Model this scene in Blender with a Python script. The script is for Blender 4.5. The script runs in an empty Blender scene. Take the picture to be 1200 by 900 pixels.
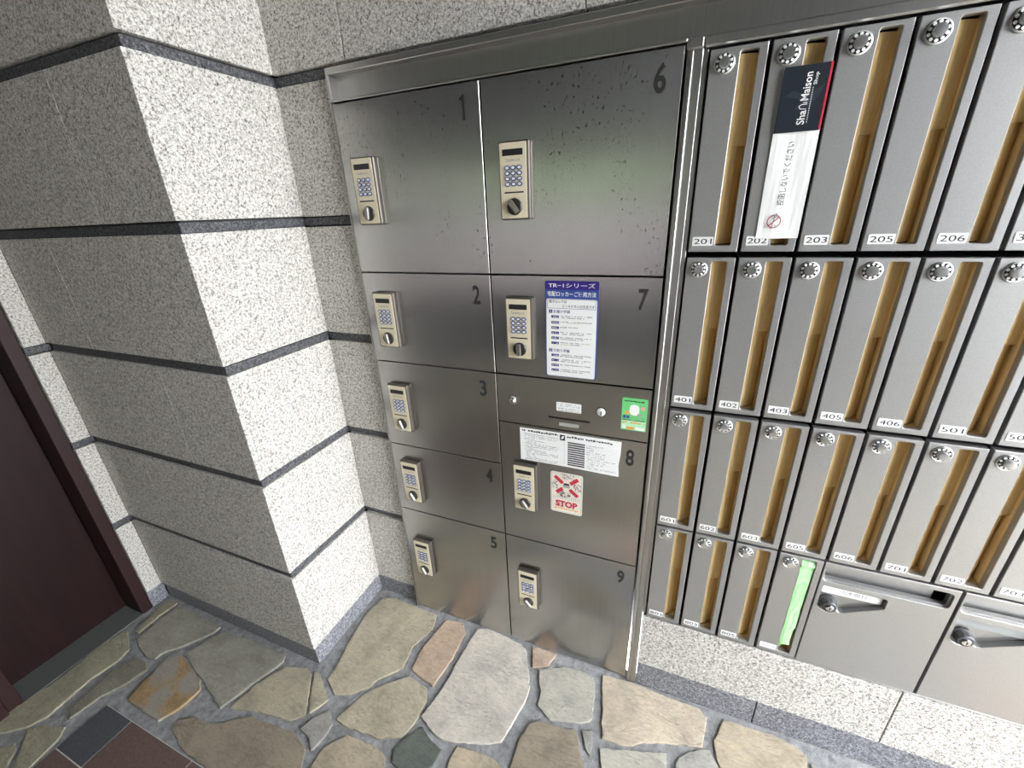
import bpy, bmesh, math, random
from mathutils import Vector, Matrix

random.seed(7)
scene = bpy.context.scene
COL = scene.collection

# ------------------------------------------------------------------ camera
cam_d = bpy.data.cameras.new('camera')
cam = bpy.data.objects.new('camera', cam_d)
COL.objects.link(cam)
cam_d.sensor_fit = 'HORIZONTAL'
cam_d.sensor_width = 36.0
cam_d.lens = 492.32 / 1200.0 * 36.0
cam_d.clip_start = 0.02
RX = Vector((0.926765754837426, 0.3735092626106843, -0.0399507997997397))
RY = Vector((0.10813190664549069, -0.36711860464584534, -0.9238676425160145))
RZ = Vector((-0.35973980378299386, 0.8518889369318693, -0.380621219465314))
rotm = Matrix((RX, -RY, -RZ)).transposed()
cam.matrix_world = Matrix.Translation((0.89725, -1.00761, 1.50923)) @ rotm.to_4x4()
scene.camera = cam

# ------------------------------------------------------------------ sky (overcast daylight) and exposure
world = bpy.data.worlds.new('overcast_sky')
scene.world = world
world.use_nodes = True
bg = world.node_tree.nodes['Background']
bg.inputs['Color'].default_value = (0.92, 0.955, 1.0, 1)
bg.inputs['Strength'].default_value = 2.6
scene.view_settings.view_transform = 'Standard'
scene.view_settings.look = 'None'
scene.view_settings.gamma = 1.0
scene.view_settings.use_curve_mapping = False
scene.view_settings.exposure = 2.95

# ------------------------------------------------------------------ materials
def mat(name, color=(0.5, 0.5, 0.5), rough=0.5, metal=0.0, spec=0.5):
    m = bpy.data.materials.new(name)
    m.use_nodes = True
    b = m.node_tree.nodes['Principled BSDF']
    b.inputs['Base Color'].default_value = (*color, 1)
    b.inputs['Roughness'].default_value = rough
    b.inputs['Metallic'].default_value = metal
    b.inputs['Specular IOR Level'].default_value = spec
    return m, m.node_tree, b

def coords(nt, kind='Object', scale=(1, 1, 1)):
    tc = nt.nodes.new('ShaderNodeTexCoord')
    mp = nt.nodes.new('ShaderNodeMapping')
    mp.inputs['Scale'].default_value = scale
    if kind == 'World':
        g = nt.nodes.new('ShaderNodeNewGeometry')
        nt.links.new(g.outputs['Position'], mp.inputs['Vector'])
    else:
        nt.links.new(tc.outputs[kind], mp.inputs['Vector'])
    return mp.outputs['Vector']

def noise(nt, vec, scale, detail=3, rough=0.6, dist=0.0):
    n = nt.nodes.new('ShaderNodeTexNoise')
    n.inputs['Scale'].default_value = scale
    n.inputs['Detail'].default_value = detail
    n.inputs['Roughness'].default_value = rough
    n.inputs['Distortion'].default_value = dist
    nt.links.new(vec, n.inputs['Vector'])
    return n.outputs['Fac']

def ramp(nt, fac, stops, interp='LINEAR'):
    r = nt.nodes.new('ShaderNodeValToRGB')
    r.color_ramp.interpolation = interp
    el = r.color_ramp.elements
    while len(el) < len(stops):
        el.new(0.5)
    for e, (p, c) in zip(el, stops):
        e.position = p
        e.color = (*c, 1)
    nt.links.new(fac, r.inputs['Fac'])
    return r.outputs['Color']

def mixc(nt, fac, a, b, mode='MIX'):
    m = nt.nodes.new('ShaderNodeMix')
    m.data_type = 'RGBA'
    m.blend_type = mode
    for sock, v in ((m.inputs['Factor'], fac), (m.inputs[6], a), (m.inputs[7], b)):
        if hasattr(v, 'is_linked'):
            nt.links.new(v, sock)
        elif isinstance(v, (int, float)):
            sock.default_value = v
        else:
            sock.default_value = (*v, 1)
    return m.outputs[2]

def bump(nt, b, h, strength=0.4, dist=0.002):
    n = nt.nodes.new('ShaderNodeBump')
    n.inputs['Strength'].default_value = strength
    n.inputs['Distance'].default_value = dist
    nt.links.new(h, n.inputs['Height'])
    nt.links.new(n.outputs['Normal'], b.inputs['Normal'])

def granite(name, stops, rough, scale=150, bs=0.6, bd=0.003):
    m, nt, b = mat(name, rough=rough, spec=0.3)
    v = coords(nt, 'World')
    n1 = noise(nt, v, scale, 3, 0.75)
    n2 = noise(nt, v, scale * 2.3, 2, 0.7)
    a = nt.nodes.new('ShaderNodeMath'); a.operation = 'MULTIPLY_ADD'
    a.inputs[1].default_value = 0.55
    nt.links.new(n1, a.inputs[0])
    s = nt.nodes.new('ShaderNodeMath'); s.operation = 'MULTIPLY'; s.inputs[1].default_value = 0.45
    nt.links.new(n2, s.inputs[0]); nt.links.new(s.outputs[0], a.inputs[2])
    nt.links.new(ramp(nt, a.outputs[0], stops), b.inputs['Base Color'])
    bump(nt, b, noise(nt, v, scale * 0.75, 3, 0.7), bs, bd)
    return m

M = {}
M['granite_light'] = granite('light_granite', [(0.37, (0.07, 0.064, 0.056)), (0.45, (0.35, 0.33, 0.30)), (0.54, (0.63, 0.605, 0.56)), (0.67, (0.79, 0.77, 0.73))], 0.8, 150, 0.9, 0.003)
M['granite_dark'] = granite('dark_granite', [(0.38, (0.05, 0.051, 0.058)), (0.5, (0.18, 0.183, 0.20)), (0.62, (0.40, 0.405, 0.43))], 0.6, 150, 0.35, 0.002)

M['granite_band'] = granite('dark_band_granite', [(0.38, (0.02, 0.02, 0.023)), (0.5, (0.075, 0.076, 0.082)), (0.62, (0.19, 0.192, 0.20))], 0.6, 150, 0.35, 0.002)

def simple(key, color, rough=0.5, metal=0.0, spec=0.5):
    M[key] = mat(key, color, rough, metal, spec)[0]

def stainless(name, base=0.47, rough=0.26, aniso=0.85, spots=False, sheen=0.0):
    m, nt, b = mat(name, (base, base * 0.985, base * 0.955), rough, 1.0)
    v = coords(nt, 'World', (700, 700, 2))
    n = noise(nt, v, 1.0, 2, 0.6)
    r = nt.nodes.new('ShaderNodeMapRange')
    r.inputs['To Min'].default_value = rough - 0.012
    r.inputs['To Max'].default_value = rough + 0.018
    nt.links.new(n, r.inputs['Value'])
    nt.links.new(r.outputs['Result'], b.inputs['Roughness'])
    b.inputs['Anisotropic'].default_value = aniso
    if aniso > 0:
        cx = nt.nodes.new('ShaderNodeCombineXYZ')
        cx.inputs[0].default_value = 1.0
        nt.links.new(cx.outputs[0], b.inputs['Tangent'])
    col = ramp(nt, n, [(0.3, (base * 0.93, base * 0.915, base * 0.885)), (0.7, (base * 1.06, base * 1.045, base * 1.015))])
    # large soft smudges
    sm = noise(nt, coords(nt, 'World', (5, 5, 5)), 1.0, 3, 0.55)
    col = mixc(nt, ramp(nt, sm, [(0.35, (0, 0, 0)), (0.75, (0.22, 0.22, 0.22))]), col, (base * 0.72, base * 0.69, base * 0.65))
    if spots:
        v2 = coords(nt, 'World', (175, 175, 110))
        d = ramp(nt, noise(nt, v2, 1.0, 2, 0.5), [(0.625, (0, 0, 0)), (0.66, (1, 1, 1))])
        big = ramp(nt, noise(nt, coords(nt, 'World', (9, 9, 5)), 1.0, 2, 0.5), [(0.45, (0, 0, 0)), (0.6, (0.9, 0.9, 0.9))])
        fac = mixc(nt, 1.0, d, big, 'MULTIPLY')
        col = mixc(nt, fac, col, (0.10, 0.075, 0.05))
    nt.links.new(col, b.inputs['Base Color'])
    return m

M['steel'] = stainless('brushed_stainless')
M['steel_spots'] = stainless('brushed_stainless_rust_specks', spots=True)
M['steel_frame'] = stainless('stainless_trim', 0.50, 0.34, 0.0)

def painted(name, base, rough, metal):
    m, nt, b = mat(name, base, rough, metal)
    v = coords(nt, 'World', (900, 900, 900))
    n = noise(nt, v, 1.0, 2, 0.5)
    nt.links.new(ramp(nt, n, [(0.3, tuple(c * 0.88 for c in base)), (0.7, tuple(c * 1.1 for c in base))]), b.inputs['Base Color'])
    return m
M['box_grey'] = painted('silver_grey_enamel', (0.42, 0.416, 0.406), 0.42, 0.75)
M['box_side'] = painted('dark_grey_box_side', (0.05, 0.05, 0.053), 0.6, 0.2)

def ochre():
    m, nt, b = mat('ochre_flap', (0.5, 0.3, 0.1), 0.65)
    n = noise(nt, coords(nt, 'World', (300, 300, 25)), 1.0, 3, 0.6)
    nt.links.new(ramp(nt, n, [(0.3, (0.74, 0.50, 0.20)), (0.7, (0.84, 0.60, 0.28))]), b.inputs['Base Color'])
    return m
M['ochre'] = ochre()
simple('black', (0.012, 0.012, 0.013), 0.45)
simple('print_black', (0.02, 0.02, 0.022), 0.6)
simple('print_grey', (0.28, 0.28, 0.30), 0.7)
simple('print_navy', (0.03, 0.03, 0.20), 0.6)
simple('white_plastic', (0.86, 0.86, 0.84), 0.45)
simple('white_paper', (0.90, 0.90, 0.88), 0.6)
simple('cream_paper', (0.82, 0.76, 0.66), 0.6)
simple('key_white', (0.78, 0.80, 0.84), 0.4)
simple('key_blue', (0.03, 0.055, 0.20), 0.45)
simple('cream_plate', (0.74, 0.66, 0.48), 0.42)
simple('housing', (0.17, 0.15, 0.13), 0.32, 0.7)
simple('knob_dark', (0.03, 0.027, 0.024), 0.35, 0.3)
simple('knob_metal', (0.36, 0.34, 0.32), 0.3, 0.9)
simple('chrome', (0.78, 0.78, 0.78), 0.16, 1.0)
simple('dial_silver', (0.72, 0.72, 0.71), 0.3, 1.0)
simple('sticker_blue', (0.035, 0.07, 0.30), 0.4)
simple('sticker_navy', (0.03, 0.012, 0.20), 0.4)
simple('sticker_green', (0.17, 0.66, 0.22), 0.45)
simple('pale_green', (0.48, 0.82, 0.52), 0.5)
simple('red', (0.58, 0.03, 0.06), 0.45)
simple('dark_red', (0.34, 0.03, 0.05), 0.45)
simple('orange_print', (0.80, 0.42, 0.10), 0.5)
simple('pink_print', (0.85, 0.32, 0.38), 0.5)
simple('flyer_dark', (0.018, 0.024, 0.032), 0.32)
simple('flyer_dark2', (0.035, 0.043, 0.055), 0.32)
simple('flyer_dot', (0.55, 0.57, 0.58), 0.4)
simple('sill_stone', (0.10, 0.105, 0.10), 0.6)
simple('shaded_street_wall', (0.14, 0.128, 0.126), 0.8)  # light-coloured wall darkened: the street's shade is put into its colour
simple('side_paving', (0.42, 0.42, 0.41), 0.9)
simple('joint_pale', (0.55, 0.54, 0.50), 0.9)
simple('wall_core', (0.055, 0.053, 0.05), 0.9)
simple('ceiling_paint', (0.07, 0.068, 0.065), 0.8)
simple('light_blocker_dark', (0.10, 0.095, 0.09), 0.85)  # dark tone that soaks up light on the added walls
simple('asphalt', (0.03, 0.03, 0.033), 0.9)
simple('pavement_pink', (0.10, 0.08, 0.078), 0.9)  # paving darkened in colour to stand for a shaded street
simple('bezel', (0.10, 0.10, 0.105), 0.5, 0.5)
simple('plate_grey', (0.40, 0.40, 0.37), 0.5)
simple('plate_blank', (0.34, 0.36, 0.37), 0.45, 0.3)

def green_paper():
    m, nt, b = mat('green_paper', (0.3, 0.72, 0.3), 0.6)
    n = noise(nt, coords(nt, 'World', (60, 60, 60)), 1.0, 3, 0.6)
    nt.links.new(ramp(nt, n, [(0.3, (0.30, 0.68, 0.27)), (0.7, (0.42, 0.80, 0.37))]), b.inputs['Base Color'])
    return m
M['green_paper'] = green_paper()

def mortar():
    m, nt, b = mat('mortar', (0.3, 0.3, 0.3), 0.9)
    v = coords(nt, 'World')
    n = noise(nt, v, 35, 5, 0.7)
    nt.links.new(ramp(nt, n, [(0.3, (0.17, 0.17, 0.172)), (0.7, (0.37, 0.372, 0.378))]), b.inputs['Base Color'])
    bump(nt, b, noise(nt, v, 60, 6, 0.75), 0.9, 0.008)
    return m
M['mortar'] = mortar()

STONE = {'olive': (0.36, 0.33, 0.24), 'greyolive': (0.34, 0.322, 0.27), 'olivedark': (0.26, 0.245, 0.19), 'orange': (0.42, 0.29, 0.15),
         'beige': (0.48, 0.43, 0.32), 'brown': (0.31, 0.26, 0.195), 'grey': (0.37, 0.355, 0.325), 'tan': (0.46, 0.39, 0.29),
         'pink': (0.53, 0.40, 0.30), 'white': (0.60, 0.55, 0.48), 'palegreen': (0.46, 0.44, 0.375), 'sand': (0.56, 0.48, 0.37), 'darkgreen': (0.13, 0.145, 0.125)}
def stone_mat(key):
    c = tuple(q * 0.9 for q in STONE[key])
    m, nt, b = mat('flagstone_' + key, c, 0.72, 0, 0.35)
    v = coords(nt, 'World')
    n1 = noise(nt, v, 9, 6, 0.7, 0.3)
    col = ramp(nt, n1, [(0.30, tuple(x * 0.70 for x in c)), (0.5, c), (0.72, (c[0] * 1.25, c[1] * 1.24, c[2] * 1.2))])
    # cleft surface: fine grain drawn out along the bedding, with a few ledges
    mp = nt.nodes.new('ShaderNodeMapping')
    mp.inputs['Rotation'].default_value = (0, 0, 0.9 + random.uniform(-0.6, 0.6))
    mp.inputs['Scale'].default_value = (5, 12, 8)
    nt.links.new(v, mp.inputs['Vector'])
    n2 = noise(nt, mp.outputs['Vector'], 1.0, 8, 0.72, 0.5)
    mp2 = nt.nodes.new('ShaderNodeMapping')
    mp2.inputs['Rotation'].default_value = mp.inputs['Rotation'].default_value
    mp2.inputs['Scale'].default_value = (55, 130, 80)
    nt.links.new(v, mp2.inputs['Vector'])
    n3 = noise(nt, mp2.outputs['Vector'], 1.0, 5, 0.75, 0.2)
    col = mixc(nt, ramp(nt, n3, [(0.32, (0.55, 0.55, 0.55)), (0.5, (0, 0, 0))]), col, tuple(x * 0.62 for x in c))
    col = mixc(nt, ramp(nt, n3, [(0.55, (0, 0, 0)), (0.75, (0.5, 0.5, 0.5))]), col, tuple(min(1, x * 1.4) for x in c))
    if key == 'orange':
        nn = noise(nt, v, 9, 2, 0.5)
        col = mixc(nt, ramp(nt, nn, [(0.42, (0, 0, 0)), (0.52, (0.8, 0.8, 0.8))]), col, (0.30, 0.29, 0.27))
    nt.links.new(col, b.inputs['Base Color'])
    lay = ramp(nt, n2, [(0.33, (0, 0, 0)), (0.345, (0.3, 0.3, 0.3)), (0.46, (0.36, 0.36, 0.36)), (0.47, (0.62, 0.62, 0.62)), (0.58, (0.68, 0.68, 0.68)), (0.59, (0.95, 0.95, 0.95)), (0.75, (1, 1, 1))])
    h = mixc(nt, 0.5, lay, n3)
    bump(nt, b, h, 1.0, 0.007)
    return m
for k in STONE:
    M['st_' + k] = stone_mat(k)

def wood_door():
    m, nt, b = mat('dark_red_door_paint', (0.05, 0.016, 0.014), 0.45, 0.0, 0.22)
    n = noise(nt, coords(nt, 'World', (30, 30, 3)), 1.0, 4, 0.6)
    nt.links.new(ramp(nt, n, [(0.3, (0.010, 0.0035, 0.0035)), (0.7, (0.018, 0.006, 0.0055))]), b.inputs['Base Color'])
    return m
M['door_red'] = wood_door()
simple('door_frame_red', (0.026, 0.011, 0.011), 0.45, 0.0, 0.3)

def leaf():
    m, nt, b = mat('hedge_leaves', (0.1, 0.2, 0.05), 0.7)
    n = noise(nt, coords(nt, 'World', (3, 3, 3)), 1.0, 5, 0.7)
    nt.links.new(ramp(nt, n, [(0.3, (0.018, 0.030, 0.009)), (0.7, (0.062, 0.095, 0.032))]), b.inputs['Base Color'])
    return m
M['leaf'] = leaf()

def floor_tile(name, c):
    m, nt, b = mat(name, c, 0.55)
    n = noise(nt, coords(nt, 'World'), 120, 3, 0.6)
    nt.links.new(ramp(nt, n, [(0.3, tuple(x * 0.8 for x in c)), (0.7, tuple(x * 1.2 for x in c))]), b.inputs['Base Color'])
    return m
M['tile_dark'] = floor_tile('dark_slate_tile', (0.075, 0.078, 0.085))
M['tile_brown'] = floor_tile('red_brown_tile', (0.13, 0.088, 0.078))

# ------------------------------------------------------------------ mesh helpers
WLOC = {}
def link(o, parent=None, loc=(0, 0, 0)):
    COL.objects.link(o)
    loc = Vector(loc)
    WLOC[o] = loc
    if parent is not None:
        o.parent = parent
        o.location = loc - WLOC[parent]
    else:
        o.location = loc
    return o

def mobj(name, me, materials, parent=None, loc=(0, 0, 0)):
    o = bpy.data.objects.new(name, me)
    if materials is not None and len(me.materials) == 0:
        for k in (materials if isinstance(materials, (list, tuple)) else [materials]):
            me.materials.append(M[k])
    return link(o, parent, loc)

def empty(name, loc, label, cat, group=None):
    o = bpy.data.objects.new(name, None)
    o.empty_display_size = 0.05
    link(o, None, loc)
    return tag(o, label, cat, group)

def tag(o, label=None, cat=None, group=None, kind=None):
    if label: o['label'] = label
    if cat: o['category'] = cat
    if group: o['group'] = group
    if kind: o['kind'] = kind
    return o

def finish(bm, name, smooth=False):
    bmesh.ops.recalc_face_normals(bm, faces=bm.faces[:])
    me = bpy.data.meshes.new(name)
    bm.to_mesh(me)
    bm.free()
    if smooth:
        for p in me.polygons: p.use_smooth = True
    return me

def box_bm(bm, x0, x1, y0, y1, z0, z1, bev=0.0, seg=1, mi=0):
    r = bmesh.ops.create_cube(bm, size=1.0)
    vs = r['verts']
    for v in vs:
        v.co = Vector(((x0 + x1) / 2 + v.co.x * (x1 - x0), (y0 + y1) / 2 + v.co.y * (y1 - y0), (z0 + z1) / 2 + v.co.z * (z1 - z0)))
    fs = set(f for v in vs for f in v.link_faces)
    if bev > 0:
        es = list(set(e for v in vs for e in v.link_edges))
        rr = bmesh.ops.bevel(bm, geom=es, offset=bev, segments=seg, affect='EDGES', profile=0.5)
        fs = set(f for f in rr['faces']) | set(f for f in fs if f.is_valid)
    for f in fs:
        if f.is_valid: f.material_index = mi
    return bm

def box(name, x0, x1, y0, y1, z0, z1, bev=0.0, seg=1):
    return finish(box_bm(bmesh.new(), x0, x1, y0, y1, z0, z1, bev, seg), name)

def rrect(cx, cz, w, h, r, n=4):
    pts = []
    for sx, sz, a0 in ((1, 1, 0), (-1, 1, 90), (-1, -1, 180), (1, -1, 270)):
        for i in range(n + 1):
            a = math.radians(a0 + 90 * i / n)
            pts.append((cx + sx * (w / 2 - r) + r * math.cos(a), cz + sz * (h / 2 - r) + r * math.sin(a)))
    return pts

def plate(name, outer, holes=(), y0=0.0, y1=-0.003, bev=0.0):
    """flat sheet in the xz plane, between y0 (back) and y1 (front), with real holes"""
    bm = bmesh.new()
    edges = []
    for loop in [outer] + list(holes):
        vs = [bm.verts.new((x, y0, z)) for x, z in loop]
        for i in range(len(vs)):
            edges.append(bm.edges.new((vs[i], vs[(i + 1) % len(vs)])))
    bmesh.ops.triangle_fill(bm, use_beauty=True, use_dissolve=False, edges=edges)
    if abs(y1 - y0) > 1e-7:
        r = bmesh.ops.extrude_face_region(bm, geom=bm.faces[:])
        nv = [g for g in r['geom'] if isinstance(g, bmesh.types.BMVert)]
        for v in nv: v.co.y = y1
        if bev > 0:
            fe = [e for e in bm.edges if all(abs(v.co.y - y1) < 1e-7 for v in e.verts) and len(e.link_faces) == 2 and any(abs(f.normal.y) < 0.5 or any(abs(v.co.y - y0) < 1e-7 for v in f.verts) for f in e.link_faces)]
            bmesh.ops.bevel(bm, geom=fe, offset=bev, segments=1, affect='EDGES')
    return finish(bm, name)

def rect(x0, x1, z0, z1):
    return [(x0, z0), (x1, z0), (x1, z1), (x0, z1)]

def lathe(name, prof, n=24, axis='y', smooth=True):
    """prof: list of (radius, y)"""
    bm = bmesh.new()
    rings = []
    for r, y in prof:
        if r < 1e-6:
            rings.append([bm.verts.new((0, y, 0))])
        else:
            rings.append([bm.verts.new((r * math.cos(2 * math.pi * i / n), y, r * math.sin(2 * math.pi * i / n))) for i in range(n)])
    for a, b in zip(rings, rings[1:]):
        for i in range(n):
            if len(a) == 1: bm.faces.new((a[0], b[i], b[(i + 1) % n]))
            elif len(b) == 1: bm.faces.new((a[i], b[0], a[(i + 1) % n]))
            else: bm.faces.new((a[i], b[i], b[(i + 1) % n], a[(i + 1) % n]))
    me = finish(bm, name)
    if smooth:
        for p in me.polygons: p.use_smooth = True
        me.set_sharp_from_angle(angle=math.radians(35))
    return me

TXT = {}
def text_mesh(body, bold=0.0, serif=False):
    k = (body, bold)
    if k in TXT: return TXT[k]
    c = bpy.data.curves.new('lettering', 'FONT')
    c.body = body
    c.resolution_u = 3
    c.offset = bold
    o = bpy.data.objects.new('lettering', c)
    COL.objects.link(o)
    dg = bpy.context.evaluated_depsgraph_get()
    me = bpy.data.meshes.new_from_object(o.evaluated_get(dg))
    bpy.data.objects.remove(o)
    me.materials.clear()
    TXT[k] = me
    return me

def lettering(body, width, height, bold=0.0, rot=0.0):
    """text laid flat in the xz plane, centred on the origin, fitted to width x height (height alone if width is None)"""
    src = text_mesh(body, bold)
    xs = [v.co.x for v in src.vertices]; ys = [v.co.y for v in src.vertices]
    w, h = max(xs) - min(xs), max(ys) - min(ys)
    cx, cy = (max(xs) + min(xs)) / 2, (max(ys) + min(ys)) / 2
    sy = height / h
    sx = sy if width is None else width / w
    me = src.copy()
    cr, sr = math.cos(rot), math.sin(rot)
    for v in me.vertices:
        x, z = (v.co.x - cx) * sx, (v.co.y - cy) * sy
        v.co = Vector((x * cr - z * sr, 0, x * sr + z * cr))
    return me

def merge(name, pieces):
    """pieces: list of (mesh, (x,y,z), material key) joined into one printed layer"""
    bm = bmesh.new()
    keys = []
    for me, loc, k in pieces:
        if k not in keys: keys.append(k)
        mi = keys.index(k)
        nb = len(bm.verts)
        off = Vector(loc)
        vs = [bm.verts.new(v.co + off) for v in me.vertices]
        for p in me.polygons:
            try:
                f = bm.faces.new([vs[i] for i in p.vertices])
                f.material_index = mi
            except ValueError:
                pass
    me = bpy.data.meshes.new(name)
    bm.to_mesh(me); bm.free()
    for k in keys: me.materials.append(M[k])
    return me

def dash(x0, x1, z0, z1):
    me = bpy.data.meshes.new('dash')
    me.from_pydata([(x0, 0, z0), (x1, 0, z0), (x1, 0, z1), (x0, 0, z1)], [], [(0, 1, 2, 3)])
    return me

def fine_print(x0, x1, z, h, rnd, gap=0.25):
    """a row of short strokes: print too fine to read"""
    out = []
    x = x0
    while x < x1:
        w = rnd.uniform(0.6, 1.3) * h
        if rnd.random() > gap:
            zz = z + rnd.uniform(-0.12, 0.12) * h
            out.append(dash(x, min(x + w * 0.85, x1), zz - h * rnd.uniform(0.2, 0.5), zz + h * rnd.uniform(0.2, 0.5)))
        x += w * 1.1
    return out

def copy_tree(o, dst, parent=None):
    c = o.copy()
    COL.objects.link(c)
    c.parent = parent
    if parent is None:
        c.location = dst
        WLOC[c] = Vector(dst)
    else:
        WLOC[c] = WLOC[parent] + c.location
    for ch in list(o.children):
        if ch is not c: copy_tree(ch, None, c)
    return c

# ------------------------------------------------------------------ the setting: walls
YW, XA, YA, XC = 0.019, -0.195, -0.342, -1.067     # back wall, pillar side, pillar front, left wall
BT = [0.084, 0.447, 0.807, 1.161, 1.516, 1.869, 2.222]   # tops of the dark bands
BH = 0.026
ZTOP = 2.6
TH = 0.018
REC = 0.009
WRY = -1.5
J = 0.0015

def struct(name, me, materials):
    o = mobj(name, me, materials)
    o['kind'] = 'structure'
    return o

def courses():
    """(z0, z1) of the light courses"""
    out = []
    for i, t in enumerate(BT):
        z1 = BT[i + 1] - BH if i + 1 < len(BT) else ZTOP - 0.002
        out.append((t, z1))
    return out

wall_back = struct('wall_back_left', box('wall_back_left', XA, -0.002, YW + TH, 0.45, -0.004, 1.842), 'wall_core')
wall_upper = struct('wall_back_upper', box('wall_back_upper', XA, 3.2, YW + TH, 0.45, 1.862, ZTOP), 'wall_core')
wall_lower = struct('wall_back_lower', box('wall_back_lower', 0.8815, 1.835, 0.0145, 0.45, -0.004, 0.300), 'wall_core')
wall_far = struct('wall_back_right', box('wall_back_right', 1.842, 3.2, YW + TH, 0.45, -0.004, 1.862), 'wall_core')

struct('wall_back_light_seal', box('wall_back_light_seal', XA - 0.02, 3.2, 0.451, 0.55, -0.06, ZTOP), 'wall_core')  # added behind the cabinets so no sky leaks through their gaps

def face_y(parent, x0, x1, z0, z1, y, m, name, bev=0.0012):      # a slab facing -y
    mobj(name, box(name, x0 + J, x1 - J, y, y + TH, z0 + J, z1 - J, bev), m, parent)
def face_x(parent, y0, y1, z0, z1, x, m, name, bev=0.0012):      # a slab facing +x
    mobj(name, box(name, x - TH, x, y0 + J, y1 - J, z0 + J, z1 - J, bev), m, parent)

def split(a, b, joints):
    js = [a] + [j for j in sorted(joints) if a + 0.02 < j < b - 0.02] + [b]
    return list(zip(js, js[1:]))

# strip of back wall left of the lockers
for z0, z1 in courses():
    if z0 < 1.8:
        face_y(wall_back, XA - 0.0015, -0.003, z0, z1, YW, 'granite_light', 'granite_tile')
face_y(wall_back, XA - REC - 0.0015, -0.003, -0.004, BT[0], YW + REC, 'granite_dark', 'base_tile')
for t in BT[1:6]:
    face_y(wall_back, XA - REC - 0.0015, -0.003, t - BH, t, YW + REC, 'granite_band', 'band_strip')
# above the lockers and mailboxes
for k, (z0, z1) in enumerate(courses()[5:]):
    for a, b_ in split(XA - 0.0015, 3.2, [0.052 + 0.3 * k + 0.603 * i for i in range(-1, 6)]):
        face_y(wall_upper, a, b_, z0, z1, YW, 'granite_light', 'granite_tile')
for a, b_ in split(XA - REC - 0.0015, 3.2, [0.35 + 0.603 * i for i in range(6)]):
    face_y(wall_upper, a, b_, BT[6] - BH, BT[6], YW + REC, 'granite_band', 'band_strip')
# plinth below the mailboxes
for a, b_ in split(0.8802, 3.2, [1.2321 + 0.603 * i for i in range(4)]):
    face_y(wall_lower, a, b_, -0.004, 0.106, 0.002, 'granite_dark', 'base_tile')
for a, b_ in split(0.8802, 3.2, [1.527, 1.842, 2.13, 2.733]):
    face_y(wall_lower, a, b_, 0.106, 0.324 if a < 1.8 else BT[1] - BH, -0.002 if a < 1.8 else YW, 'granite_light', 'granite_tile')
# right of the mailboxes
for i, (z0, z1) in enumerate(courses()[1:5]):
    for a, b_ in split(1.842, 3.2, [2.13 + 0.3 * (i % 2), 2.733 + 0.3 * (i % 2)]):
        face_y(wall_far, a, b_, z0, z1, YW, 'granite_light', 'granite_tile')
for t in BT[1:6]:
    for a, b_ in split(1.842, 3.2, [2.43]):
        face_y(wall_far, a, b_, t - BH, t, YW + REC, 'granite_band', 'band_strip')

# pillar: front face and side face
bm = bmesh.new()
box_bm(bm, XC - 0.3, XA - TH, YA + TH, 0.45, -0.004, ZTOP)
wall_pillar = struct('wall_pillar', finish(bm, 'wall_pillar'), 'wall_core')
JX = [-0.787, -0.487]
for i, (z0, z1) in enumerate(courses()):
    js = [-0.487] if i % 2 == 0 else [-0.787]
    for a, b_ in split(XC, XA, js):
        # pale thin joints between neighbours; outer edges flush at the corner
        xa = a + (0.0012 if a > XC + 0.01 else 0.0)
        xb = b_ - (0.0012 if b_ < XA - 0.01 else 0.0)
        mobj('granite_tile', box('granite_tile', xa, xb, YA, YA + TH, z0 + 0.003, z1, 0.0010), 'granite_light', wall_pillar)
        if a > XC + 0.01:
            mobj('joint_filler', box('joint_filler', a - 0.0012, a + 0.0012, YA + 0.0006, YA + TH, z0 + 0.003, z1), 'joint_pale', wall_pillar)
    mobj('granite_tile', box('granite_tile', XA - TH, XA, YA + TH, YW + 0.002, z0 + 0.003, z1, 0.0010), 'granite_light', wall_pillar)
for i, t in enumerate(BT):
    z0, z1 = (t - BH, t) if i else (-0.004, t)
    nm = 'band_strip' if i else 'base_tile'
    for a, b_ in split(XC, XA - REC, [-0.62] if i % 2 else [-0.35]):
        mobj(nm, box(nm, a, b_ - (0.001 if b_ < XA - 0.02 else 0), YA + REC, YA + TH, z0, z1 - 0.002, 0.0005), 'granite_band' if i else 'granite_dark', wall_pillar)
    mobj(nm, box(nm, XA - TH, XA - REC, YA + TH, YW + REC, z0, z1 - 0.002, 0.0005), 'granite_band' if i else 'granite_dark', wall_pillar)

# left wall (faces +x), cut open for the closet door
DY0, DY1 = -0.840, -0.3985
bm = bmesh.new()
box_bm(bm, XC - 0.3, XC - TH, DY1 + 0.001, YA + TH - 0.001, -0.004, ZTOP)
box_bm(bm, XC - 0.3, XC - TH, -1.5, DY0 - 0.001, -0.004, ZTOP)
box_bm(bm, XC - 0.3, XC - TH, DY0 - 0.001, DY1 + 0.001, 2.06, ZTOP)
wall_left = struct('wall_left', finish(bm, 'wall_left'), 'wall_core')
for i, (z0, z1) in enumerate(courses()):
    face_x(wall_left, DY1, YA + 0.001, z0, z1, XC, 'granite_light', 'granite_tile')
    if z0 > 2.06:
        face_x(wall_left, DY0, DY1, z0, z1, XC, 'granite_light', 'granite_tile')
for i, t in enumerate(BT):
    z0, z1 = (t - BH, t) if i else (-0.004, t)
    nm = 'band_strip' if i else 'base_tile'
    face_x(wall_left, DY1, YA + 0.001 + REC, z0, z1, XC - REC, 'granite_band' if i else 'granite_dark', nm)
# dark panels added past the closet, unseen, to cut light bounced onto the pillar
for a, b_ in split(-1.5, DY0, [-1.17]):
    face_x(wall_left, a, b_, -0.003, ZTOP - 0.002, XC, 'door_frame_red', 'bounce_blocker')

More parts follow.
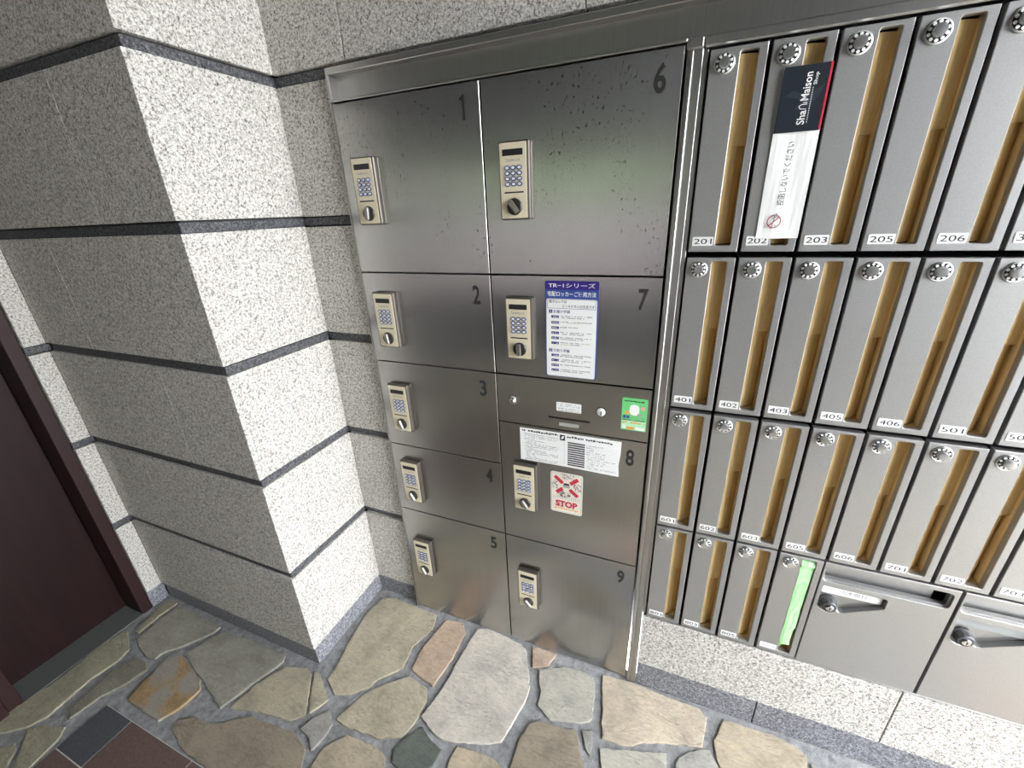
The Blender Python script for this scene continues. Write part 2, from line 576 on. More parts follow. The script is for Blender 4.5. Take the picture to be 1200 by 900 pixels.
# closet door in the left wall
door = struct('door_1', box('door_1', -1.232, -1.190, -0.802, -0.436, 0.006, 2.0, 0.002), 'door_red')
tag(door, 'narrow dark red metal closet door beside the granite pillar')
mobj('door_jamb', box('door_jamb', -1.240, -1.078, -0.436, DY1, -0.003, 2.06, 0.002), 'door_frame_red', door)
mobj('door_jamb', box('door_jamb', -1.240, -1.078, DY0, -0.802, -0.003, 2.06, 0.002), 'door_frame_red', door)
mobj('door_head', box('door_head', -1.240, -1.078, -0.802, -0.436, 2.0, 2.06, 0.002), 'door_frame_red', door)
mobj('threshold', box('threshold', -1.240, -1.072, -0.802, -0.436, -0.004, 0.005, 0.002), 'sill_stone', door)

# ceiling slab extended past the porch, with an added beam, to block sky
bm = bmesh.new()
box_bm(bm, -6.0, 2.8, -9.5, 0.45, ZTOP, ZTOP + 0.25)
box_bm(bm, -6.0, 2.8, -3.2, -3.0, 2.121, ZTOP)
ceiling = struct('ceiling', finish(bm, 'ceiling'), 'ceiling_paint')

# unseen wall added to narrow the daylight coming in on the right
light_blocker_right = struct('light_blocker_right', box('light_blocker_right', 2.6, 2.8, -3.2, WRY, -0.004, ZTOP + 0.25), 'light_blocker_dark')

# street side: unseen wall added to cut light from behind the camera
bm = bmesh.new()
box_bm(bm, 0.75, 2.6, -3.2, -3.0, -0.004, 2.119)
light_blocker_front = struct('light_blocker_front', finish(bm, 'light_blocker_front'), 'light_blocker_dark')

bm = bmesh.new()  # unseen walls added to shut out sky on the left
box_bm(bm, -6.2, -6.0, -13.5, -1.3, -0.06, ZTOP + 0.25)
box_bm(bm, -6.0, XC - 0.301, -1.5, -1.3, -0.06, ZTOP)
struct('light_blocker_left', finish(bm, 'light_blocker_left'), 'light_blocker_dark')

# ground outside the porch
def ground_rect(name, x0, x1, y0, y1, z, m):
    return struct(name, box(name, x0, x1, y0, y1, z - 0.2, z), m)
ground_rect('ground_street', -20, 20, -7.0, -3.21, -0.06, 'asphalt')
ground_rect('ground_pavement', -20, 20, -13.9, -7.0, -0.06, 'pavement_pink')
ground_rect('ground_left', -20, XC - 0.18, -3.2, -1.5, -0.06, 'asphalt')
ground_rect('ground_side', 3.21, 20, -3.2, 6.0, -0.06, 'side_paving')

# ------------------------------------------------------------------ floor: mortar bed, flagstones, tile inlay
floor = struct('floor', box('floor', XC - 0.17, 3.2, -3.2, YW + TH, -0.06, -0.003), 'mortar')
STONES = [
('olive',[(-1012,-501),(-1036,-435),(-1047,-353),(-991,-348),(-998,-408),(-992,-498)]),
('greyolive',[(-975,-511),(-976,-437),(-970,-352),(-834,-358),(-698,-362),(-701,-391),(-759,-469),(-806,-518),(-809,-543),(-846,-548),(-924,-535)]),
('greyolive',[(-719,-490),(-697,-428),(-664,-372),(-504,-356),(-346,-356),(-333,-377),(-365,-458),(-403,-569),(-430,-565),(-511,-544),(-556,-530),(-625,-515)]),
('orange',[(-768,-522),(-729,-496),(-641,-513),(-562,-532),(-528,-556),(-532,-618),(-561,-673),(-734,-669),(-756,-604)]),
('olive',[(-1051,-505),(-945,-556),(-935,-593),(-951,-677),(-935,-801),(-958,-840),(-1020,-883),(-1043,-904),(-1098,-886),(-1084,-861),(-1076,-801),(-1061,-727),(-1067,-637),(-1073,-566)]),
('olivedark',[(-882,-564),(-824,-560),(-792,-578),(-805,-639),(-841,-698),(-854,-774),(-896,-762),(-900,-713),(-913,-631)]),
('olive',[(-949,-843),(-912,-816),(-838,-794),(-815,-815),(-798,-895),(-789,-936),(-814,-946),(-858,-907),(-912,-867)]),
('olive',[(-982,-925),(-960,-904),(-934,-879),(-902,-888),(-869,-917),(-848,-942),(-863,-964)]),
('beige',[(-372,-558),(-359,-472),(-312,-386),(-231,-364),(-201,-373),(-144,-443),(-113,-487),(-148,-514),(-281,-534),(-355,-555)]),
('beige',[(-198,-364),(-169,-365),(-78,-418),(-92,-452),(-106,-476),(-146,-430)]),
('brown',[(-504,-642),(-456,-617),(-376,-613),(-321,-572),(-280,-550),(-190,-543),(-101,-535),(-39,-554),(-10,-595),(-8,-632),(-156,-702),(-299,-699),(-395,-696),(-494,-671)]),
('grey',[(-95,-507),(-78,-474),(-46,-443),(-8,-474),(-5,-511),(-17,-552),(-56,-530),(-95,-520)]),
('tan',[(13,-581),(12,-529),(58,-478),(162,-472),(210,-483),(221,-507),(243,-554),(47,-629)]),
('beige',[(-130,-369),(-135,-309),(-159,-238),(-166,-192),(-180,-100),(-158,-17),(-116,-2),(-27,-5),(100,-10),(118,-72),(87,-154),(97,-240),(68,-276),(42,-299),(22,-343),(-20,-379),(-69,-400),(-94,-389)]),
('beige',[(-9,-456),(23,-366),(69,-310),(138,-256),(220,-268),(240,-305),(238,-386),(222,-423),(154,-453),(116,-455),(36,-463)]),
('pink',[(131,-233),(123,-152),(148,-19),(217,-4),(248,-41),(250,-148),(235,-257),(154,-241)]),
('white',[(249,-351),(270,-244),(275,-95),(285,-8),(324,6),(399,1),(464,-8),(493,-23),(549,-139),(551,-196),(522,-325),(462,-352),(353,-384),(311,-379),(272,-362)]),
('pink',[(508,-2),(602,4),(586,-48),(559,-66),(534,-75)]),
('palegreen',[(564,-75),(587,-57),(637,-35),(703,-27),(747,-35),(762,-92),(768,-165),(750,-182),(642,-215),(624,-204),(592,-186),(588,-139),(568,-105)]),
('sand',[(771,-15),(869,-4),(980,-10),(1084,-14),(1104,-33),(1091,-122),(988,-149),(926,-172),(884,-198),(808,-205),(796,-165),(793,-124)]),
('brown',[(610,-230),(634,-226),(694,-221),(727,-209),(743,-244),(770,-293),(781,-319),(576,-397),(570,-356),(568,-296),(585,-250)]),
('grey',[(745,-207),(774,-193),(782,-229),(781,-262),(767,-254)]),
('palegreen',[(804,-233),(895,-205),(992,-177),(998,-240),(827,-305)]),
('grey',[(1018,-194),(1026,-175),(1055,-147),(1090,-126),(1111,-122),(1135,-157),(1134,-189),(1019,-232)]),
('tan',[(1152,-24),(1167,-18),(1224,-18),(1288,-14),(1347,-23),(1371,-43),(1360,-102),(1150,-182),(1129,-139),(1122,-92)]),
('darkgreen',[(219,-462),(236,-420),(269,-376),(323,-399),(360,-409),(355,-450),(313,-499),(239,-489)]),
('tan',[(392,-425),(398,-385),(464,-372),(520,-370),(556,-390),(557,-421),(408,-478)]),
('grey',[(1378,-57),(1402,-59),(1444,-70),(1428,-91),(1370,-110)]),
]
def resample(poly, step, rnd, jit):
    out = []
    n = len(poly)
    for i in range(n):
        a, b_ = Vector(poly[i]), Vector(poly[(i + 1) % n])
        k = max(1, int(round((b_ - a).length / step)))
        nrm = Vector((-(b_ - a).y, (b_ - a).x)).normalized() if (b_ - a).length > 1e-6 else Vector((0, 0))
        for j in range(k):
            p = a.lerp(b_, j / k)
            out.append(p + nrm * rnd.uniform(-jit, jit))
    return out
def stone(poly, key, rnd, step=0.013, jit=0.0018):
    pts = resample(poly, step, rnd, jit)
    c = sum(pts, Vector((0, 0))) / len(pts)
    top = rnd.uniform(0.003, 0.0055)
    bm = bmesh.new()
    rings = []
    for inset, z in ((0, -0.006), (0.0006, top - 0.0012), (0.0022, top - 0.0001), (0.012, top)):
        rings.append([bm.verts.new((*(p + (c - p).normalized() * min(inset * rnd.uniform(0.6, 1.4), (c - p).length * 0.6) - c), z + (rnd.uniform(-0.0005, 0.0005) if inset else 0))) for p in pts])
    n = len(pts)
    for a, b_ in zip(rings, rings[1:]):
        for i in range(n):
            bm.faces.new((a[i], a[(i + 1) % n], b_[(i + 1) % n], b_[i]))
    f = bm.faces.new(rings[-1])
    bmesh.ops.triangulate(bm, faces=[f])
    me = finish(bm, 'paving_stone', False)
    mobj('paving_stone', me, 'st_' + key, floor, (c.x, c.y, 0))
rnd = random.Random(3)
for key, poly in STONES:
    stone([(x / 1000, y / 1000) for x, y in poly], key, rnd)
# the paving goes on behind the camera
traced = [[Vector((x / 1000, y / 1000)) for x, y in poly] for key, poly in STONES]
blocked = [p for poly in traced for p in resample(poly, 0.05, rnd, 0.0)]
sites = []
for i in range(16):
    for j in range(12):
        p = Vector((-1.0 + i * 0.27 + rnd.uniform(-0.08, 0.08), -3.0 + j * 0.265 + rnd.uniform(-0.08, 0.08)))
        if p.x < 1.5 and p.y > 0.38 * p.x - 0.66: continue
        if min((p - q).length for q in blocked) < 0.07: continue
        if -0.84 < p.x < 0.15 and -1.94 < p.y < -0.65: continue
        sites.append(p)
def clip(poly, p, nrm):
    out = []
    for i in range(len(poly)):
        a, b_ = poly[i], poly[(i + 1) % len(poly)]
        da, db = (a - p).dot(nrm), (b_ - p).dot(nrm)
        if da <= 0: out.append(a)
        if da * db < 0: out.append(a.lerp(b_, da / (da - db)))
    return out
kinds = ['beige', 'beige', 'tan', 'sand', 'olive', 'grey', 'palegreen', 'white', 'pink', 'brown']
for s in sites:
    poly = [Vector((-1.06, -3.15)), Vector((3.15, -3.15)), Vector((3.15, -0.01)), Vector((-1.06, -0.01))]
    for t in sites + blocked:
        d = t - s
        if 0 < d.length < 1.2:
            poly = clip(poly, (s + t) / 2, d)
            if len(poly) < 3: break
    if len(poly) < 3: continue
    if s.x < 1.45: poly = clip(poly, Vector((0, -0.605)), Vector((-0.38, 1)))      # the traced part stays as it is
    # keep off the tile inlay
    for p0, nrm in ((Vector((-0.80, 0)), Vector((1, 0))), (Vector((0.114, 0)), Vector((-1, 0))), (Vector((0, -0.69)), Vector((0, -1))), (Vector((0, -1.90)), Vector((0, 1)))):
        if (s - p0).dot(nrm) < 0 and any(-0.80 < v.x < 0.114 and -1.90 < v.y < -0.69 for v in poly):
            poly = clip(poly, p0, nrm)
    if len(poly) < 3: continue
    poly = [v for k, v in enumerate(poly) if (v - poly[k - 1]).length > 0.004]
    if len(poly) < 3: continue
    c = sum(poly, Vector((0, 0))) / len(poly)
    poly = [c + (v - c) * (1 - 0.016 / max((v - c).length, 0.03)) for v in poly]
    stone(poly, rnd.choice(kinds), rnd, 0.035, 0.003)
# tile inlay: dark corner squares, red-brown tiles
xs = [-0.790, -0.648, -0.343, -0.038, 0.104]
ys = [-0.702, -0.838, -1.143, -1.448, -1.753, -1.889]
for i in range(4):
    for j in range(5):
        corner = i in (0, 3) and j in (0, 4)
        mobj('floor_tile', box('floor_tile', xs[i] + 0.0015, xs[i + 1] - 0.0015, ys[j + 1] + 0.0015, ys[j] - 0.0015, -0.008, 0.001, 0.001),
             'tile_dark' if corner else 'tile_brown', floor)
mobj('mortar_bed', box('mortar_bed', -0.79, 0.104, -1.889, -0.702, -0.01, -0.0012), 'joint_pale', floor)

# ------------------------------------------------------------------ hedge across the street (green in the steel's reflection)
bm = bmesh.new()
for i in range(26):
    x = -15 + i * 1.15 + rnd.uniform(-0.3, 0.3)
    for z in (0.6, 1.9, 3.2, 4.5, 5.8):  # upper tiers added to hide low sky behind the hedge
        r = bmesh.ops.create_icosphere(bm, subdivisions=2, radius=rnd.uniform(1.0, 1.25))
        o_ = Vector((x, -14.9 + rnd.uniform(-0.3, 0.3), z))
        for v in r['verts']:
            v.co = v.co * rnd.uniform(0.88, 1.12) + o_
            v.co.z = max(v.co.z, -0.055)
struct('wall_street', box('wall_street', -15, 15, -13.85, -13.6, -0.06, 1.55, 0.02), 'shaded_street_wall')
hedge = mobj('hedge', finish(bm, 'hedge'), 'leaf')
tag(hedge, 'tall green hedge across the street, mirrored as a green haze in the lockers', 'hedge')

# ------------------------------------------------------------------ parcel lockers
Lx0, Lx1, Lx2 = 0.004, 0.424, 0.849
LOCK = {1: (Lx0, Lx1, 1.360, 1.781), 2: (Lx0, Lx1, 1.087, 1.360), 3: (Lx0, Lx1, 0.786, 1.087), 4: (Lx0, Lx1, 0.511, 0.786), 5: (Lx0, Lx1, 0.012, 0.511),
        6: (Lx1, Lx2, 1.360, 1.781), 7: (Lx1, Lx2, 1.087, 1.360), 8: (Lx1, Lx2, 0.511, 0.9365), 9: (Lx1, Lx2, 0.012, 0.511)}
KTOP = {1: 1.654, 2: 1.306, 3: 1.017, 4: 0.732, 5: 0.386, 6: 1.654, 7: 1.306, 8: 0.807, 9: 0.386}
NUM = {1: (0.3776, 1.732), 2: (0.3800, 1.306), 3: (0.3800, 1.035), 4: (0.380, 0.7344), 5: (0.378, 0.4575), 6: (0.808, 1.733), 7: (0.808, 1.308), 8: (0.806, 0.883), 9: (0.806, 0.4563)}
KNOB = {1: 5, 2: -10, 3: -20, 4: -30, 5: -25, 6: -38, 7: -3, 8: -35, 9: -40}
LLAB = {1: 'upper brushed steel parcel locker marked 1 with keypad, specked with rust spots',
        2: 'brushed steel parcel locker marked 2, below locker 1',
        3: 'brushed steel parcel locker marked 3, beside the coin lock panel',
        4: 'brushed steel parcel locker marked 4, above locker 5',
        5: 'tall brushed steel parcel locker marked 5, on the stone floor next to the pillar',
        6: 'large upper brushed steel parcel locker marked 6, rust specks and green reflection',
        7: 'brushed steel parcel locker marked 7 bearing the blue instruction sheet',
        8: 'brushed steel parcel locker marked 8 bearing the STOP sticker',
        9: 'tall brushed steel parcel locker marked 9, on the stone floor beside the mailboxes'}
G = 0.0018

def make_keypad(parent, loc):
    """electronic lock; origin at the middle of its back"""
    k = mobj('keypad_lock', box('keypad_lock', -0.0375, 0.0375, -0.017, 0.0, -0.0825, 0.0825, 0.004, 2), 'housing', parent, loc)
    L = Vector(loc)
    def at(x, z, y=0): return L + Vector((x, y, z))
    z = lambda d: 0.0785 - d
    mobj('faceplate', plate('faceplate', rrect(0, 0, 0.064, 0.157, 0.002, 2), (), -0.0165, -0.0185), 'cream_plate', k, at(-0.0005, 0))
    mobj('display_window', plate('display_window', rect(-0.0245, 0.0245, -0.0065, 0.0065), (), -0.018, -0.0192), 'black', k, at(-0.001, z(0.0195)))
    mobj('logo', lettering('Complete Lock', 0.036, 0.0085, 0.0), 'print_grey', k, at(-0.001, z(0.0355), -0.01875))
    kb = bmesh.new()
    n = 12
    rings = []
    for (ra, rb, y) in ((0.0066, 0.0050, -0.0184), (0.0066, 0.0050, -0.0200), (0.0044, 0.0030, -0.0205), (0.0042, 0.0028, -0.0212)):
        rings.append([kb.verts.new((ra * math.cos(2 * math.pi * i / n), y, rb * math.sin(2 * math.pi * i / n))) for i in range(n)])
    for q, (a, b_) in enumerate(zip(rings, rings[1:])):
        for i in range(n):
            f = kb.faces.new((a[i], a[(i + 1) % n], b_[(i + 1) % n], b_[i])); f.material_index = 0 if q < 2 else 1
    f = kb.faces.new(rings[-1]); f.material_index = 1
    kme = finish(kb, 'key')
    for r in range(4):
        for c in range(3):
            mobj('key', kme, ['key_blue', 'key_white'], k, at((c - 1) * 0.0147, z(0.0505 + r * 0.0112)))
    mobj('card_slot', plate('card_slot', rect(-0.0235, 0.0235, -0.0015, 0.0015), (), -0.018, -0.0190), 'black', k, at(0, z(0.1015)))
    mobj('knob_dial', lathe('knob_dial', [(0.0185, -0.018), (0.0185, -0.0205), (0.0165, -0.0230), (0, -0.0230)], 28), 'knob_dark', k, at(0.0005, z(0.132)))
    h = bmesh.new()
    box_bm(h, -0.0062, 0.0062, -0.032, -0.0228, -0.0158, 0.0158, 0.003, 2)
    hm = finish(h, 'knob_handle')
    mobj('knob_handle', hm, 'knob_metal', k, at(0.0005, z(0.132)))
    return k

kproto = None
for n, (x0, x1, z0, z1) in LOCK.items():
    e = empty('parcel_locker', ((x0 + x1) / 2, 0.0, z0), LLAB[n], 'locker', 'numbered steel parcel lockers')
    base = WLOC[e]
    mobj('body', box('body', x0 + 0.006, x1 - 0.006, 0.0165, 0.36, z0 + 0.004, z1 - 0.004), 'box_side', e)
    mobj('door', box('door', x0 + G, x1 - G, 0.0, 0.016, z0 + G, z1 - G, 0.0009), 'steel_spots' if n in (1, 6) else 'steel', e)
    num = mobj('number', plate('number', [(0.0, -0.025), (0.0065, -0.025), (0.0065, 0.025), (0.0015, 0.025), (-0.0005, 0.0215), (-0.006, 0.0195), (-0.006, 0.0145), (0.0, 0.0155)], (), 0, 0) if n == 1 else lettering(str(n), 0.0215, 0.050, 0.022), 'print_black', e, (NUM[n][0], -0.0006, NUM[n][1]))
    kx = 0.083 if x0 < 0.1 else 0.5055
    kloc = (kx, 0.0, KTOP[n] - 0.0825)
    if kproto is None:
        kproto = make_keypad(e, kloc)
        k = kproto
    else:
        k = copy_tree(kproto, None, e)
        k.location = Vector(kloc) - base
        WLOC[k] = Vector(kloc)
    for ch in k.children:
        if ch.name.startswith('knob_handle'):
            ch.rotation_euler = (0, math.radians(KNOB[n]), 0)

# bodies sit in z-overlap free cells; children were built in world coordinates, so shift them under their empties
for o in list(COL.objects):
    if o.parent and o.parent.name.startswith('parcel_locker') and o.name.split('.')[0] in ('body', 'door'):
        o.location = -WLOC[o.parent]

# service panel between lockers 7 and 8
sp = empty('service_panel', ((Lx1 + Lx2) / 2, 0.0, 0.9365), 'steel service panel with key locks and card slit between lockers 7 and 8', 'panel')
def under(o):
    o.location = -WLOC[o.parent] + o.location + WLOC[o.parent] if False else o.location
    return o
def wpart(name, me, m, parent):          # a part whose mesh is already in world coordinates
    o = bpy.data.objects.new(name, me)
    if len(me.materials) == 0:
        for k in (m if isinstance(m, (list, tuple)) else [m]): me.materials.append(M[k])
    COL.objects.link(o)
    o.parent = parent
    o.location = -WLOC[parent]
    WLOC[o] = Vector((0, 0, 0))
    return o
wpart('front_plate', plate('front_plate', rect(Lx1 + G, Lx2 - G, 0.9365 + G, 1.087 - G), [rect(0.5785, 0.6945, 0.9705, 0.9755)], 0.016, 0.0, 0.0), 'steel', sp)
wpart('card_slit', plate('card_slit', rect(0.5785, 0.6945, 0.9705, 0.9755), (), 0.0165, 0.004), 'black', sp)
wpart('body', box('body', Lx1 + 0.006, Lx2 - 0.006, 0.0170, 0.36, 0.9405, 1.083), 'black', sp)
lk = mobj('key_lock', lathe('key_lock', [(0.0125, 0.0), (0.0125, -0.002), (0.0085, -0.003), (0.0085, -0.010), (0.0070, -0.012), (0, -0.012)], 24), 'chrome', sp, (0.4735, 0, 1.0098))
mobj('keyhole', plate('keyhole', rect(-0.0008, 0.0008, -0.004, 0.004), (), -0.0119, -0.0125), 'black', lk, (0.4735, 0, 1.0098))
lk2 = mobj('cam_lock', lathe('cam_lock', [(0.0115, 0.0), (0.0115, -0.003), (0.0095, -0.004), (0, -0.004)], 24), 'white_plastic', sp, (0.7241, 0, 1.0087))
mobj('keyhole', plate('keyhole', rect(-0.0013, 0.0013, -0.0085, 0.003), (), -0.0039, -0.0046), 'black', lk2, (0.7241, 0, 1.0087))
mobj('lock_collar', lathe('lock_collar', [(0.0135, 0.0), (0.0135, -0.0012), (0.0116, -0.0012), (0.0116, 0.0)], 24), 'black', lk2, (0.7241, 0, 1.0087))
wpart('name_plate', plate('name_plate', rrect(0.637, 0.955, 0.056, 0.0105, 0.002, 2), (), 0.0, -0.0008), 'plate_grey', sp)

def sticker(name, label, cat, outline, m, prints, y=-0.0012, base=None):
    """thin sheet stuck on a door, with printed layers"""
    xs = [p[0] for p in outline]; zs = [p[1] for p in outline]
    b = (sum(xs) / len(xs), 0, min(zs)) if base is None else base
    me = plate(name, [(x - b[0], z - b[2]) for x, z in outline], (), 0.0, y)
    o = mobj(name, me, m, None, b)
    tag(o, label, cat)
    for nm, me2 in prints:
        for v in me2.vertices: v.co -= Vector(b)
        p = mobj(nm, me2, None, o, b)
    return o

R_ = random.Random(11)
# small label on the service panel
pr = []
for z in (1.0175, 1.012, 1.0045, 0.9985):
    for d in fine_print(0.606, 0.666, z, 0.0028, R_): pr.append((d, (0, -0.0015, 0), 'print_grey'))
sticker('instruction_label', 'small white instruction label above the card slit', 'label', rrect(0.636, 1.0088, 0.069, 0.0265, 0.002, 2), 'white_paper', [('fine_print', merge('fine_print', pr))])

# blue instruction sheet on locker 7
x0, x1, z0, z1 = 0.5725, 0.7065, 1.0980, 1.3475
w = x1 - x0
body = [(dash(x0, x1, z0 + 0.20, z1 - 0.0225), (0, -0.0014, 0), 'sticker_blue'),
        (plate('p', rrect((x0 + x1) / 2, z0 + 0.1035, w - 0.006, 0.205, 0.005, 3), (), 0, 0), (0, -0.0016, 0), 'white_paper'),
        (plate('p', rrect((x0 + x1) / 2, z1 - 0.0105, w, 0.021, 0.004, 3), (), 0, 0), (0, -0.0016, 0), 'sticker_navy')]
ZT = z1
txtp = [(lettering('TR−1シリーズ', 0.116, 0.0115, 0.008), ((x0 + x1) / 2, -0.0019, ZT - 0.0105), 'white_paper'),
        (lettering('宅配ロッカーご使用方法', 0.122, 0.0125, 0.012), ((x0 + x1) / 2, -0.0019, ZT - 0.0315), 'white_paper'),
        (plate('p', rrect((x0 + x1) / 2, ZT - 0.056, w - 0.012, 0.0235, 0.002, 2), [rrect((x0 + x1) / 2, ZT - 0.056, w - 0.0135, 0.022, 0.0015, 2)], 0, 0), (0, -0.0019, 0), 'print_navy'),
        (lettering('電子ロックは', 0.045, 0.0078, 0.01), (x0 + 0.033, -0.0019, ZT - 0.0505), 'print_black'),
        (lettering('１〜４ケタ入力方式です', 0.080, 0.0078, 0.01), (x1 - 0.049, -0.0019, ZT - 0.0615), 'print_black'),
        (lettering('１', 0.004, 0.007, 0.02), (x0 + 0.014, -0.0022, ZT - 0.0755), 'white_paper'),
        (dash(x0 + 0.0095, x0 + 0.0185, ZT - 0.080, ZT - 0.071), (0, -0.0019, 0), 'print_navy'),
        (lettering('お届け手順', 0.043, 0.0082, 0.01), (x0 + 0.043, -0.0019, ZT - 0.0755), 'print_navy'),
        (dash(x0 + 0.0095, x0 + 0.0185, ZT - 0.182, ZT - 0.173), (0, -0.0019, 0), 'print_navy'),
        (lettering('２', 0.005, 0.007, 0.02), (x0 + 0.014, -0.0022, ZT - 0.1775), 'white_paper'),
        (lettering('引取り手順', 0.043, 0.0082, 0.01), (x0 + 0.043, -0.0019, ZT - 0.1775), 'print_navy')]
for i, dz in enumerate((0.089, 0.104, 0.1175, 0.131, 0.1445, 0.158, 0.191, 0.2045, 0.2185, 0.232)):
    txtp.append((dash(x0 + 0.016, x0 + 0.036, ZT - dz - 0.003, ZT - dz + 0.0034), (0, -0.0019, 0), 'print_navy'))
    for d in fine_print(x0 + 0.018, x0 + 0.034, ZT - dz, 0.0026, R_, 0.3): txtp.append((d, (0, -0.0021, 0), 'white_paper'))
    for q in range(1 if i in (1, 2, 8) else 2):
        for d in fine_print(x0 + 0.039, x0 + (0.085 if i in (2,) else 0.12 - 0.02 * q), ZT - dz + 0.0022 - q * 0.0046, 0.0030, R_, 0.2): txtp.append((d, (0, -0.0019, 0), 'print_grey'))
for d_ in (dash(x0 + 0.058, x0 + 0.090, ZT - 0.1055, ZT - 0.1025), dash(x0 + 0.038, x0 + 0.056, ZT - 0.119, ZT - 0.116), dash(x0 + 0.045, x0 + 0.062, ZT - 0.1625, ZT - 0.159), dash(x0 + 0.100, x0 + 0.120, ZT - 0.158, ZT - 0.155)):
    txtp.append((d_, (0, -0.0022, 0), 'cream_paper'))
sticker('instruction_sheet', 'blue and white instruction sheet stuck on locker 7', 'sticker', rrect((x0 + x1) / 2, (z0 + z1) / 2, w, z1 - z0, 0.004, 3), 'sticker_blue',
        [('background', merge('background', body)), ('lettering', merge('lettering', txtp))])

# white paper notice over the top of locker 8
x0, x1, z0, z1 = 0.491, 0.781, 0.818, 0.926
pr = []
for d in fine_print(x0 + 0.006, x0 + 0.116, z1 - 0.0075, 0.0066, R_, 0.12): pr.append((d, (0, -0.0014, 0), 'print_black'))
pr.append((dash(x0 + 0.121, x0 + 0.136, z1 - 0.022, z1 - 0.004), (0, -0.0014, 0), 'print_black'))
pr.append((plate('p', [(x0 + 0.124, z1 - 0.018), (x0 + 0.127, z1 - 0.009), (x0 + 0.134, z1 - 0.007), (x0 + 0.131, z1 - 0.016)], (), 0, 0), (0, -0.0017, 0), 'white_paper'))
for d in fine_print(x0 + 0.142, x0 + 0.268, z1 - 0.0085, 0.0066, R_, 0.1): pr.append((d, (0, -0.0014, 0), 'print_black'))
for q in range(17):
    zz = z1 - 0.0175 - q * 0.0053
    ind = R_.choice((0.010, 0.014, 0.018, 0.018))
    for d in fine_print(x0 + ind, x0 + R_.choice((0.05, 0.08, 0.11, 0.116, 0.116)), zz, 0.0026, R_, 0.2): pr.append((d, (0, -0.0014, 0), 'print_grey'))
for q in range(11):
    zz = z1 - 0.026 - q * 0.0072
    pr.append((dash(x0 + 0.144, x0 + 0.193, zz - 0.0024, zz + 0.0024), (0, -0.0014, 0), 'print_black'))
    for d in fine_print(x0 + 0.148, x0 + 0.190, zz, 0.0018, R_, 0.35): pr.append((d, (0, -0.0017, 0), 'print_grey'))
    for d in fine_print(x0 + 0.197, x0 + R_.choice((0.22, 0.25, 0.28, 0.28)), zz, 0.0026, R_, 0.3): pr.append((d, (0, -0.0014, 0), 'print_grey'))
    pr.append((dash(x0 + 0.197, x1 - 0.006, zz - 0.0036, zz - 0.0033), (0, -0.0014, 0), 'print_grey'))
pr.append((dash(x0 + 0.1335, x0 + 0.1340, z0 + 0.008, z1 - 0.024), (0, -0.0014, 0), 'print_grey'))
sticker('paper_notice', 'wide white paper notice in fine print taped along the top of locker 8', 'notice',
        [(x0, z0), (0.64, z0 + 0.0008), (x1 - 0.002, z0 - 0.001), (x1 - 0.004, z0 + 0.035), (x1, z0 + 0.07), (x1 + 0.0005, z1 + 0.0015), (x1 - 0.03, z1 + 0.0005), (x1 - 0.033, z1 + 0.002), (x0, z1 - 0.001)], 'white_paper',
        [('fine_print', merge('fine_print', pr))])

# STOP sticker on locker 8
x0, x1, z0, z1 = 0.584, 0.6805, 0.6525, 0.7955
cx, cz = 0.632, 0.7505
pr = [(plate('p', rrect((x0 + x1) / 2, (z0 + z1) / 2 , x1 - x0 - 0.005, z1 - z0 - 0.006, 0.006, 3), [rrect((x0 + x1) / 2, (z0 + z1) / 2, x1 - x0 - 0.0065, z1 - z0 - 0.0075, 0.005, 3)], 0, 0), (0, -0.0014, 0), 'print_grey')]
def bar(ax, az, bx, bz, wd):
    d = Vector((bx - ax, bz - az)).normalized(); n_ = Vector((-d.y, d.x)) * wd / 2
    return plate('p', [(ax + n_.x, az + n_.y), (bx + n_.x, bz + n_.y), (bx - n_.x, bz - n_.y), (ax - n_.x, az - n_.y)], (), 0, 0)
for sx, sz, l0, l1 in ((-1, 1, 0.014, 0.046), (1, 1, 0.016, 0.046), (-1, -1, 0.014, 0.040), (1, -1, 0.014, 0.046)):
    a = math.radians(41)
    pr.append((bar(cx + sx * l0 * math.cos(a), cz + sz * l0 * math.sin(a), cx + sx * l1 * math.cos(a), cz + sz * l1 * math.sin(a), 0.0115), (0, -0.0015, 0), 'red'))
pr.append((plate('p', [(cx + 0.011 * math.cos(t * 0.628), cz + 0.012 * math.sin(t * 0.628)) for t in range(10)], (), 0, 0), (0, -0.0015, 0), 'plate_grey'))
pr.append((dash(cx - 0.010, cx + 0.008, cz - 0.013, cz - 0.005), (0, -0.0017, 0), 'cream_paper'))
pr.append((dash(cx - 0.008, cx + 0.009, cz + 0.004, cz + 0.010), (0, -0.0017, 0), 'print_black'))
def scribble(x, z, sx, sz, n, cols):
    for q in range(n):
        xx, zz = x + R_.uniform(-sx, sx), z + R_.uniform(-sz, sz)
        s = R_.uniform(0.0010, 0.0026)
        a = R_.uniform(0, 3.14)
        pr.append((bar(xx - s * math.cos(a), zz - s * math.sin(a), xx + s * math.cos(a), zz + s * math.sin(a), R_.uniform(0.001, 0.0022)), (0, -0.0016 - q * 0.00001, 0), R_.choice(cols)))
scribble(cx + 0.006, cz + 0.033, 0.020, 0.008, 40, ['print_black', 'print_grey', 'print_grey'])
scribble(cx - 0.036, cz, 0.010, 0.014, 40, ['print_black', 'print_grey', 'plate_grey'])
scribble(cx + 0.034, cz - 0.001, 0.011, 0.014, 40, ['print_black', 'print_grey', 'dark_red'])
scribble(cx - 0.002, cz - 0.029, 0.015, 0.010, 44, ['print_black', 'print_grey', 'print_black'])
for q in range(14):
    xx = x0 + 0.008 + q * 0.0062
    pr.append((bar(xx, z0 + 0.050, xx + R_.uniform(-0.002, 0.002), z0 + 0.060 + R_.uniform(-0.006, 0.004), 0.0011), (0, -0.0015, 0), 'print_grey'))
